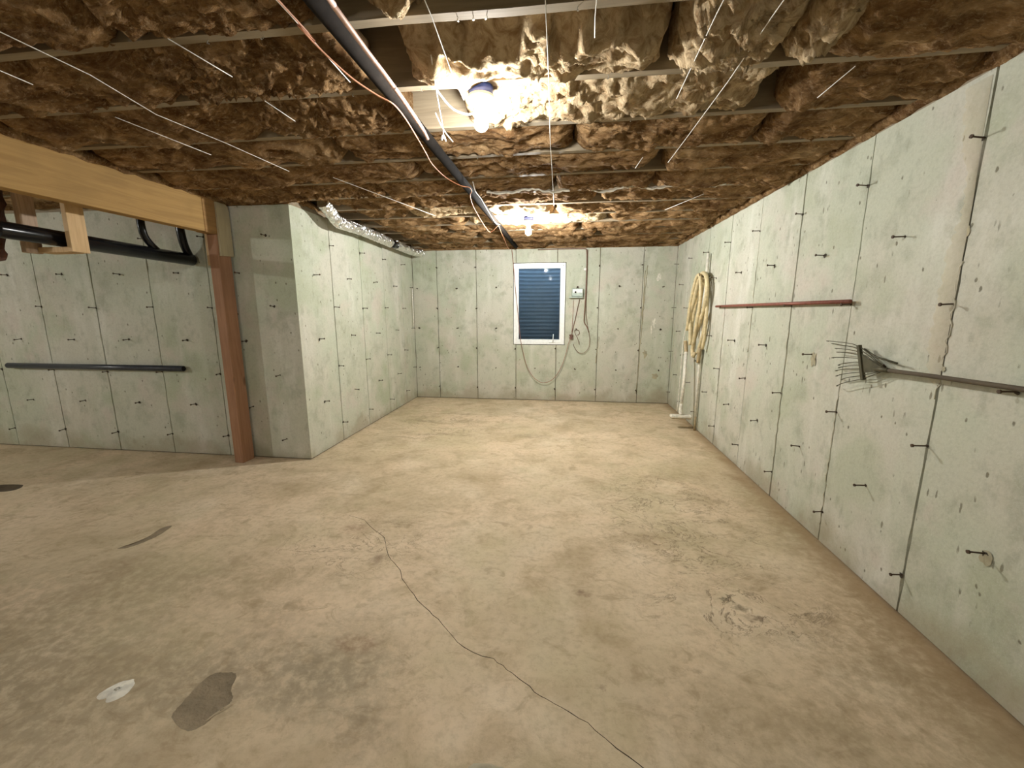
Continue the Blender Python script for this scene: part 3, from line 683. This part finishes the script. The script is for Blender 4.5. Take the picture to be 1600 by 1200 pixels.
# black drain pipe with two branches
dp = thing('drain_pipe', 'thick glossy black drain pipe hung beneath the beam', 'pipe', (-3.3, 3.3, 1.84))
drain_run = part(tube('pipe_run', [(-3.31, -1.6, 1.955), (-3.31, 0, 1.915), (-3.3, 2.1, 1.862), (-3.3, 3.40, 1.832)], .050, MAT_ABS, None, 20), dp)
part(tube('branch_pipe', [(-3.28, 2.955, 2.30), (-3.28, 2.965, 2.12), (-3.28, 2.968, 2.03), (-3.285, 2.985, 1.965), (-3.29, 3.03, 1.91), (-3.30, 3.10, 1.86)], .026, MAT_ABS, None, 14, 4), dp)
part(tube('branch_pipe', [(-3.27, 3.29, 2.30), (-3.27, 3.29, 2.12), (-3.27, 3.295, 2.04), (-3.275, 3.31, 1.97), (-3.285, 3.335, 1.92), (-3.30, 3.375, 1.87)], .032, MAT_ABS, None, 14, 4), dp)
for yy in (2.02,): part(tube('coupling', [(-3.3, yy, 1.863 - (yy - 2.1) * .023), (-3.3, yy + .09, 1.861 - (yy - 2.1) * .023)], .0575, MAT_ABS, None, 20), drain_run)
# drooping rag of brown wool behind the pipe
bm = bmesh.new()
add_tube(bm, [(-3.62, 2.30, 2.32), (-3.62, 2.29, 2.16), (-3.60, 2.28, 2.0), (-3.61, 2.27, 1.86), (-3.62, 2.28, 1.75), (-3.625, 2.28, 1.70)], lambda t: (.10 - .055 * t) * (1 if t < .98 else .5), 12, True, 3)
for v in bm.verts: v.co += Vector((math.sin(v.co.z * 60 + v.co.y * 50), math.cos(v.co.z * 47 + v.co.x * 61), 0)) * .008
tag(from_bm('drooping_wool', bm, plain('dark_red_brown_wool', (.10, .045, .028), 1.0)), 'dark reddish-brown wad of wool drooping behind the black drain pipe', 'insulation')

# ------------------------------------------------------------------ pipes under the ceiling
tag(tube('waste_pipe', [(-.745, -2.4, 2.286), (-.745, 1.3, 2.286), (-.74, 2.4, 2.287), (-.73, 3.9, 2.287), (-.722, 5.2, 2.287), (-.715, 6.1, 2.287)], .028, MAT_ABS_DULL, None, 18),
    'dusty black plastic pipe running under the joists from front to back', 'pipe')
cp = thing('water_pipe', 'coppery pink pipe tied along the underside of the black ceiling pipe', 'pipe', (-.63, 1.2, 2.2))
part(tube('pipe_run', [(-.62, -2.4, 2.19), (-.622, .8, 2.188), (-.628, 1.18, 2.19), (-.632, 1.37, 2.19), (-.636, 1.55, 2.195), (-.645, 1.75, 2.20), (-.665, 1.98, 2.212), (-.69, 2.1, 2.235), (-.71, 2.2, 2.25)], .0078, MAT_COPPER, None, 12, 4), cp)
part(tube('tie_wire', [(-.638 + .010 * math.cos(a), 1.60, 2.196 + .010 * math.sin(a)) for a in np.linspace(0, 6.2, 12)], .0015, MAT_NAIL, None, 5), cp)
tag(tube('orange_cable', [(-.765, -2.3, 2.19), (-.765, 1.0, 2.195), (-.77, 1.24, 2.19), (-.77, 1.37, 2.19), (-.745, 1.50, 2.18), (-.70, 1.60, 2.17), (-.665, 1.66, 2.165), (-.672, 1.80, 2.172), (-.70, 1.98, 2.188), (-.75, 2.28, 2.215), (-.79, 2.52, 2.235), (-.785, 2.78, 2.24), (-.73, 2.95, 2.235), (-.68, 3.0, 2.235),
     (-.685, 3.1, 2.235), (-.72, 3.2, 2.235), (-.766, 3.5, 2.235), (-.80, 3.9, 2.235), (-.83, 4.35, 2.235), (-.835, 4.66, 2.235), (-.77, 4.56, 2.24), (-.70, 4.42, 2.25), (-.715, 4.7, 2.235), (-.75, 5.2, 2.24), (-.80, 5.8, 2.25), (-.82, 6.2, 2.26)], .0030, MAT_ORANGE, None, 7, 4),
    'orange cable snaking along the black ceiling pipe to the back wall', 'cable')
tag(tube('white_cable', [(-.665, 3.05, 2.285), (-.67, 3.15, 2.25), (-.665, 3.33, 2.245), (-.675, 3.6, 2.24), (-.69, 3.95, 2.24), (-.695, 4.25, 2.24), (-.69, 4.46, 2.27)], .003, MAT_WHITECABLE, None, 6, 3),
    'white cable on the far stretch of the black ceiling pipe', 'cable')
tag(tube('white_cable', [(-.56, 1.80, 2.31), (-.545, 1.85, 2.29), (-.50, 1.93, 2.255), (-.43, 1.98, 2.255), (-.39, 1.93, 2.28)], .0038, MAT_WHITECABLE, None, 7, 4),
    'short white cable curving into the nearer bulb holder', 'cable')
tag(tube('white_cable', [(-.62, 2.05, 2.30), (-.60, 2.10, 2.25), (-.585, 2.2, 2.235), (-.60, 2.28, 2.26)], .003, MAT_WHITECABLE, None, 6, 3),
    'small white wire loop by the black ceiling pipe, beyond the nearer bulb', 'cable')
bm = bmesh.new(); add_tube(bm, [(-.50, 1.62, 2.30), (-.53, 1.78, 2.25), (-.56, 1.95, 2.21), (-.575, 2.02, 2.19)], .0022, 5, True, 3)
add_tube(bm, [(-.575, 2.02, 2.19), (-.59, 2.03, 2.175)], .006, 6); add_tube(bm, [(-.575, 2.02, 2.19), (-.57, 2.04, 2.172)], .004, 6)
tag(from_bm('pull_string', bm, MAT_STRING, None, True), 'knotted white pull string hanging between the nearer bulb and black pipe', 'string')

# silver duct on the recess wall
du = thing('foil_duct', 'crumpled silver foil duct slung along the recess wall top', 'duct', (XL + .1, 4.8, 2.22))
def foil(P, r, seg=22, sub=13):
    bm = bmesh.new(); add_tube(bm, P, r, seg, True, sub)
    for v in bm.verts: v.co += Vector((random.uniform(-1, 1), random.uniform(-1, 1), random.uniform(-1, 1))) * .005
    return from_bm('foil_sleeve', bm, MAT_FOIL, None, False)
part(foil([(XL + .17, 3.66, 2.34), (XL + .17, 3.78, 2.285), (XL + .165, 3.92, 2.225), (XL + .16, 4.1, 2.228), (XL + .155, 4.45, 2.238), (XL + .15, 4.8, 2.232), (XL + .15, 5.15, 2.225)], .054), du)
part(foil([(XL + .15, 5.33, 2.225), (XL + .15, 5.6, 2.222), (XL + .155, 5.85, 2.218), (XL + .17, 6.05, 2.222), (XL + .19, 6.18, 2.235)], .052), du)
o = part(tube('black_coupling', [(XL + .15, 5.14, 2.225), (XL + .15, 5.34, 2.225)], .049, MAT_ABS, None, 18), du); o['label'] = 'matt black sleeve between the two foil lengths'
part(tube('hanger_wire', [(XL + .09, 4.35, 2.29), (XL + .09, 4.35, 2.19), (XL + .155, 4.35, 2.172), (XL + .22, 4.35, 2.22), (XL + .22, 4.35, 2.3)], .002, MAT_NAIL, None, 5, 3), du)

# ------------------------------------------------------------------ lamps
def lamp(x, y, label, power, z=JZ):
    t = thing('bare_bulb_lamp', label, 'lamp', (x, y, z - .16), None)
    def pl(name, prof, mat, seg=24):
        o = lathe(name, prof, mat, None, seg, (x, y, z)); part(o, t); return o
    pl('junction_box', [(.0, 0.0), (.052, 0.0), (.052, -.03), (.049, -.036), (.0, -.036)], MAT_BLUEBOX)
    pl('lamp_holder', [(.0, -.036), (.056, -.036), (.057, -.045), (.045, -.056), (.026, -.064), (.024, -.082), (.0, -.082)], MAT_PORCELAIN)
    hold = t.children[-1] if False else next(c for c in S.objects if c.parent is t and c.name.startswith('lamp_holder'))
    base_ = pl('screw_base', [(.0, -.080), (.0135, -.080), (.0135, -.092), (.0, -.092)], MAT_NAIL, 14)
    glass_ = pl('bulb_glass', [(.0135, -.088), (.016, -.100), (.026, -.118), (.0305, -.134), (.0295, -.150), (.022, -.163), (.010, -.170), (.0, -.1715)], bulb_mat(power), 20)
    part(base_, hold); part(glass_, hold)
    return t
lamp(-.372, 1.895, 'lit bare bulb in a blue and white holder, the nearer of the two', BULB_NEAR)
lamp(-.375, 4.27, 'lit bare bulb in a holder before the window, the farther of the two', BULB_FAR, JZ - .022)
lamp(-2.15, -.9, 'added fill bulb nearest the timber beam, out of the picture', FILL_SIDE)  # unseen lamp added to stand in for light reaching the left wall
lamp(-6.0, .4, 'added fill bulb beyond the black drain pipe, out of the picture', FILL_LEFT)  # also added out of view, to brighten the left wall

# ------------------------------------------------------------------ window
fx0, fx1, fz0, fz1 = -.769, .001, .876, 2.074; fw = .074
bm = bmesh.new()
def frame_ring(y0, y1, x0, x1, z0, z1, wd):
    add_box(bm, (x0, y0, z0), (x0 + wd, y1, z1), .003); add_box(bm, (x1 - wd, y0, z0), (x1, y1, z1), .003)
    add_box(bm, (x0 + wd - .001, y0, z0), (x1 - wd + .001, y1, z0 + wd), .003); add_box(bm, (x0 + wd - .001, y0, z1 - wd), (x1 - wd + .001, y1, z1), .003)
frame_ring(YB - .008, YB + .07, fx0, fx1, fz0, fz1, .048)
win = struct(from_bm('window_1', bm, MAT_VINYL))
bm = bmesh.new(); frame_ring(YB + .006, YB + .05, fx0 + .047, fx1 - .047, fz0 + .047, fz1 - .047, .028)
from_bm('sash', bm, MAT_VINYL, win)
box('glass_pane', (fx0 + .07, YB + .026, fz0 + .07), (fx1 - .07, YB + .032, fz1 - .07), MAT_GLASS, win)
bm = bmesh.new(); add_box(bm, (-.23, YB - .018, .905), (-.125, YB - .008, .922), .003); add_tube(bm, [(-.175, YB - .016, .915), (-.172, YB - .05, .93), (-.166, YB - .055, .97), (-.163, YB - .055, 1.035)], .006, 8, True, 3)
from_bm('crank_handle', bm, MAT_VINYL, win, True)
box('frame_screw', (-.035, YB - .011, 2.03), (-.025, YB - .0085, 2.04), MAT_STEEL, win)
# corrugated steel window well outside
bm = bmesh.new(); rows = 190; cols = 18; G = []
for i in range(rows + 1):
    z = .72 + i * 1.9 / rows; rr_ = .72 + .0017 * math.cos(i * 2 * math.pi / 6.3)
    G.append([bm.verts.new((-.384 + rr_ * math.cos(a), YB + .2 + rr_ * math.sin(a), z)) for a in np.linspace(0, math.pi, cols)])
for i in range(rows):
    for j in range(cols - 1): bm.faces.new((G[i][j], G[i][j + 1], G[i + 1][j + 1], G[i + 1][j]))
well = struct(from_bm('window_well', bm, MAT_WELL, None, True)); 
box('well_gravel', (-1.15, YB + .2, .70), (.4, YB + .95, .74), MAT_LEAF, well)
for (x, s_) in [(-.54, .07), (-.40, .05), (-.24, .04)]:
    lathe('leaf_pile', [(0, .05), (s_ * .6, .045), (s_, .02), (s_ * 1.15, 0)], MAT_LEAF, well, 12, (x, YB + .13, .862))
bm = bmesh.new()
for lo, hi in [((fx0 - .008, YB + .07, fz0 - .02), (fx0, YB + .2, fz1)), ((fx1, YB + .07, fz0 - .02), (fx1 + .008, YB + .2, fz1)), ((fx0, YB + .07, fz0 - .012), (fx1, YB + .2, fz0 - .006)), ((fx0, YB + .07, fz1), (fx1, YB + .2, fz1 + .008))]: add_box(bm, lo, hi)
from_bm('window_reveal', bm, MAT_WALL, win)

# ------------------------------------------------------------------ cables and box on the back wall
def at_wall(L, d): return [(p[0], YB - d, p[1]) for p in L]
tag(tube('hanging_cable', at_wall(CABLE_WALL_LOOP, .05), .0042, MAT_REDCABLE, None, 6, 3), 'thin reddish cable drooping in a deep loop across the window corner', 'cable')
tag(tube('hanging_cable', [(-.41, YB - .012, 2.262), (-.1, YB - .014, 2.266), (.2, YB - .014, 2.266), (.275, YB - .016, 2.262), (.293, YB - .022, 2.24)] + at_wall(CABLE_WALL_DROP[1:], .03), .0075, MAT_BROWNCABLE, None, 7, 3), 'thick brown cable dropping down the back wall beside the metal box', 'cable')
tag(tube('hanging_cable', [(.312, YB - .012, 2.25), (.315, YB - .014, 1.9), (.312, YB - .014, 1.5), (.32, YB - .016, 1.3), (.35, YB - .02, 1.12)] + at_wall(CABLE_WALL_TAIL[1:], .03), .004, MAT_BROWNCABLE, None, 6, 3), 'thinner brown cable that hooks round in a tail below the metal box', 'cable')
tag(tube('hanging_cable', at_wall(CABLE_BOX, .02), .0055, MAT_BROWNCABLE, None, 6, 3), 'brown cable from the metal box down to the dark knot', 'cable')
tag(tube('hanging_cable', at_wall([(.125, 1.54), (.124, 1.4), (.118, 1.22), (.112, 1.03)], .014), .003, MAT_REDCABLE, None, 6, 2), 'thin straight wire under the metal box edge', 'cable')
tag(tube('curled_wire', at_wall(CABLE_CURL, .02), .004, MAT_BROWNCABLE, None, 6, 3), 'small curled brown wire on the back wall beside the dark knot', 'wire')
bm = bmesh.new(); random.seed(5)
P = [(.105 + .028 * math.sin(i * 2.4), YB - .03 - .012 * math.cos(i * 1.7), 1.0 + .032 * math.cos(i * 1.9) - .01 * (i > 9)) for i in range(14)]
add_tube(bm, P, .0075, 6, True, 3); tag(from_bm('cable_knot', bm, MAT_BROWNCABLE, None, True), 'dark brown knot of bundled cable right of the window', 'cable')
bx = thing('metal_box', 'small grey-green metal box fixed to the wall right of the window', 'box', (.18, YB - .03, 1.56))
body_ = part(box('box_body', (.098, YB - .06, 1.585), (.262, YB - .001, 1.705), MAT_BOXMETAL, None, .006), bx)
o = part(box('box_face', (.112, YB - .064, 1.64), (.250, YB - .0605, 1.690), MAT_PORCELAIN, None, .002), body_); o['label'] = 'pale upper face plate'
part(tube('knob', [(.150, YB - .062, 1.650), (.150, YB - .076, 1.650)], .013, MAT_ABS, None, 12), body_)
part(box('box_ledge', (.06, YB - .068, 1.568), (.262, YB - .001, 1.583), MAT_BOXMETAL, None, .002), bx)
part(box('box_lid_clip', (.16, YB - .05, 1.705), (.20, YB - .02, 1.715), MAT_STEEL, None, .002), bx)
lathe_o = tube('round_fitting', [(.285, YB - .002, 1.975), (.285, YB - .035, 1.975)], .022, MAT_PORCELAIN, None, 16)
tag(lathe_o, 'small round white fitting on the brown cable above the metal box', 'fitting')
tag(tube('corner_rod', [(XL + .03, 6.17, 1.72), (XL + .03, 6.17, 1.13)], .009, MAT_PLASTIC, None, 8), 'short pale rod upright in the recess corner', 'rod')

# ------------------------------------------------------------------ things lying on the wall ties
gp = thing('grey_pipe', 'dark grey plastic pipe resting on ties across the panelled wall', 'pipe', (-4.5, YF - .035, .845))
part(tube('pipe_wall', [(-5.49, YF - .036, .851), (-3.535, YF - .036, .853)], .0265, MAT_GREYPIPE, None, 20), gp)
part(tube('pipe_bore', [(-3.534, YF - .036, .853), (-3.532, YF - .036, .853)], .0215, MAT_BORE, None, 16), gp)
tag(tube('red_rod', [(XR - .032, 4.50, 1.428), (XR - .034, 3.5, 1.434), (XR - .032, 2.483, 1.438)], .0115, MAT_REDROD, None, 10), 'long thin rust-red rod lying on ties of the rake wall', 'rod')
rk = thing('leaf_rake', 'old leaf rake with splayed wire tines hung flat on the wall', 'rake', (XR - .05, 2.15, 1.11))
apex = Vector((XR - .045, *RAKE_APEX[0]))
for i, (y, z) in enumerate(RAKE_TIPS):
    t = i / (len(RAKE_TIPS) - 1); bar = Vector(RAKE_BAR[0]).lerp(Vector(RAKE_BAR[1]), .04 + t * .92)
    mid_ = Vector((bar.x, bar.y)).lerp(Vector((y, z)), .6); out_ = XR - .045 - .012 * math.sin(i * 1.9)
    d = Vector((y, z)) - bar; k1 = bar + d * .55 + Vector((0, .006 * (1 - t)))
    part(tube('tine', [apex + Vector((0, 0, (t - .5) * -.02)), (XR - .048, bar.x, bar.y), (out_, k1.x, k1.y), (out_ + .004, y - .025, z), (out_ + .028, y, z - .004)], .0021, MAT_RAKE, None, 6, 3), rk)
a_, b_ = Vector(RAKE_BAR[0]), Vector(RAKE_BAR[1]); ang = math.atan2(b_.x - a_.x, -(b_.y - a_.y))
cY, cZ = (a_.x + b_.x) / 2, (a_.y + b_.y) / 2; ln = (b_ - a_).length
part(box('cross_bar', (XR - .058, cY - .009, cZ - ln / 2), (XR - .040, cY + .009, cZ + ln / 2), MAT_RAKE, None, .002, Matrix.Rotation(ang, 4, 'X')), rk)
bm = bmesh.new()
vs = [bm.verts.new(q) for q in [(XR - .047, 2.315, 1.17), (XR - .047, 2.285, 1.075), (XR - .047, 2.17, 1.10), (XR - .047, 2.17, 1.122)]]
vt = [bm.verts.new(v.co + Vector((-.003, 0, 0))) for v in vs]; bm.faces.new(vs); bm.faces.new(vt[::-1])
for i in range(4): bm.faces.new((vs[i], vs[(i + 1) % 4], vt[(i + 1) % 4], vt[i]))
part(from_bm('fan_plate', bm, MAT_RAKE), rk)
part(tube('brace', [(XR - .035, 2.32, 1.195), (XR - .04, 2.23, 1.165), (XR - .04, 2.09, 1.15)], .005, MAT_RAKE, None, 6), rk)
part(tube('ferrule', [(XR - .047, 2.20, 1.108), (XR - .047, 2.12, 1.112)], lambda t: .013 - .002 * t, MAT_RAKE, None, 10), rk)
part(tube('handle', [(XR - .047, 2.14, 1.111), (XR - .045, 1.9, 1.121), (XR - .04, 1.55, 1.131), (XR - .04, .95, 1.145)], .0095, MAT_RAKE_HANDLE, None, 10), rk)

# ------------------------------------------------------------------ vacuum hose and wands in the back right corner
hs = thing('vacuum_hose', 'long cream vacuum hose coiled in narrow hanging loops', 'hose', (XR - .06, 5.0, .9))
def hz(L, d): return [(XR - d, p[0], p[1]) for p in L]
L1 = [(5.13, .98), (5.16, 1.134), (5.20, 1.238), (5.19, 1.36), (5.11, 1.498), (5.04, 1.64), (4.96, 1.758), (4.86, 1.79), (4.76, 1.758), (4.70, 1.671), (4.69, 1.556), (4.74, 1.40), (4.83, 1.26), (4.93, 1.14), (5.0, 1.02), (5.03, .93), (4.985, .865), (4.93, .90)]
L2 = [(4.93, .90), (4.87, 1.0), (4.80, 1.12), (4.75, 1.3), (4.76, 1.5), (4.83, 1.68), (4.92, 1.745), (5.02, 1.68), (5.11, 1.50), (5.19, 1.30), (5.22, 1.16), (5.20, 1.05)]
L3 = [(5.05, 1.10), (5.03, 1.25), (4.98, 1.42), (4.93, 1.58), (4.88, 1.70), (4.82, 1.735), (4.76, 1.66), (4.73, 1.5), (4.71, 1.3), (4.72, 1.1), (4.76, .97)]
part(tube('hose_coil', hz(L1, .075), .0215, MAT_HOSE, None, 10, 4), hs)
L4 = [(5.21, 1.15), (5.17, 1.4), (5.09, 1.6), (5.0, 1.74), (4.91, 1.775), (4.84, 1.70), (4.80, 1.52), (4.83, 1.3), (4.9, 1.12), (4.93, 1.0)]
part(tube('hose_coil', hz(L4, .10), .020, MAT_HOSE, None, 10, 4), hs)
part(tube('hose_coil', hz(L2, .045), .0185, MAT_HOSE, None, 10, 4), hs)
part(tube('hose_coil', hz(L3, .052), .0175, MAT_HOSE, None, 10, 4), hs)
o = part(tube('hose_cuff', hz([(5.165, 1.02), (5.12, .93), (5.11, .86)], .12), .023, MAT_HOSE_END, None, 12, 2), hs); o['label'] = 'darker tan cuff'
o = part(tube('hose_cuff', hz([(4.84, .97), (4.86, .88), (4.87, .80)], .05), .021, MAT_HOSE_END, None, 12, 2), hs); o['label'] = 'darker tan cuff'
wd_ = thing('vacuum_wand', 'white vacuum wand ending in a wide flat floor tool, hanging in the corner', 'vacuum wand', (1.42, 4.96, .15))
part(tube('wand_tube', [(1.445, 5.10, .90), (1.425, 5.02, .60), (1.395, 4.955, .30)], .020, MAT_PLASTIC, None, 14), wd_)
part(tube('neck', [(1.397, 4.958, .31), (1.39, 4.95, .24), (1.392, 4.945, .20), (1.40, 4.94, .172)], lambda t: .019 + .006 * t, MAT_PLASTIC, None, 12, 2), wd_)
bm = bmesh.new(); add_box(bm, (1.275, 4.90, .132), (1.515, 4.985, .168), .010); tool_ = part(from_bm('floor_tool', bm, MAT_PLASTIC), wd_)
part(box('tool_bristles', (1.285, 4.912, .122), (1.505, 4.972, .134), MAT_HOSE_END, None, .002), tool_)
pw = thing('white_pole', 'long white plastic pole standing behind the hose loops', 'pole', (1.54, 4.87, 0))
part(tube('pole_tube', [(1.543, 4.88, .17), (1.54, 4.88, .8), (1.535, 4.87, 2.0)], .0155, MAT_PLASTIC, None, 12), pw)
part(tube('pole_collar', [(1.5405, 4.88, .80), (1.5395, 4.879, .86)], .019, MAT_PLASTIC, None, 12), pw)
part(tube('pole_cap', [(1.5435, 4.88, .0), (1.5435, 4.88, .18)], .013, MAT_HOSE_END, None, 12), pw)
tag(tube('shadow_edge_tube', [(1.52, 5.27, 1.42), (1.50, 5.30, 1.30), (1.47, 5.33, 1.05), (1.465, 5.33, .8), (1.46, 5.33, .3), (1.455, 5.33, .12)], .006, MAT_PLASTIC, None, 8, 3), 'slim cream tube added for the wand shadow edge, at the hose edge nearest the back wall', 'tube')  # tube added to trace the edge of the wand shadow
tag(tube('cream_fitting', [(1.525, 5.27, 1.50), (1.522, 5.275, 1.41)], .014, MAT_PLASTIC, None, 10), 'small white fitting on the slim tube beside the hose', 'fitting')
# ties carrying the hose
tag(tube('wall_hook', [(XR, 4.86, 1.755), (XR - .11, 4.86, 1.757), (XR - .115, 4.86, 1.79)], .005, MAT_STEEL, None, 8), 'dark steel hook in the wall holding up the hose', 'hook')
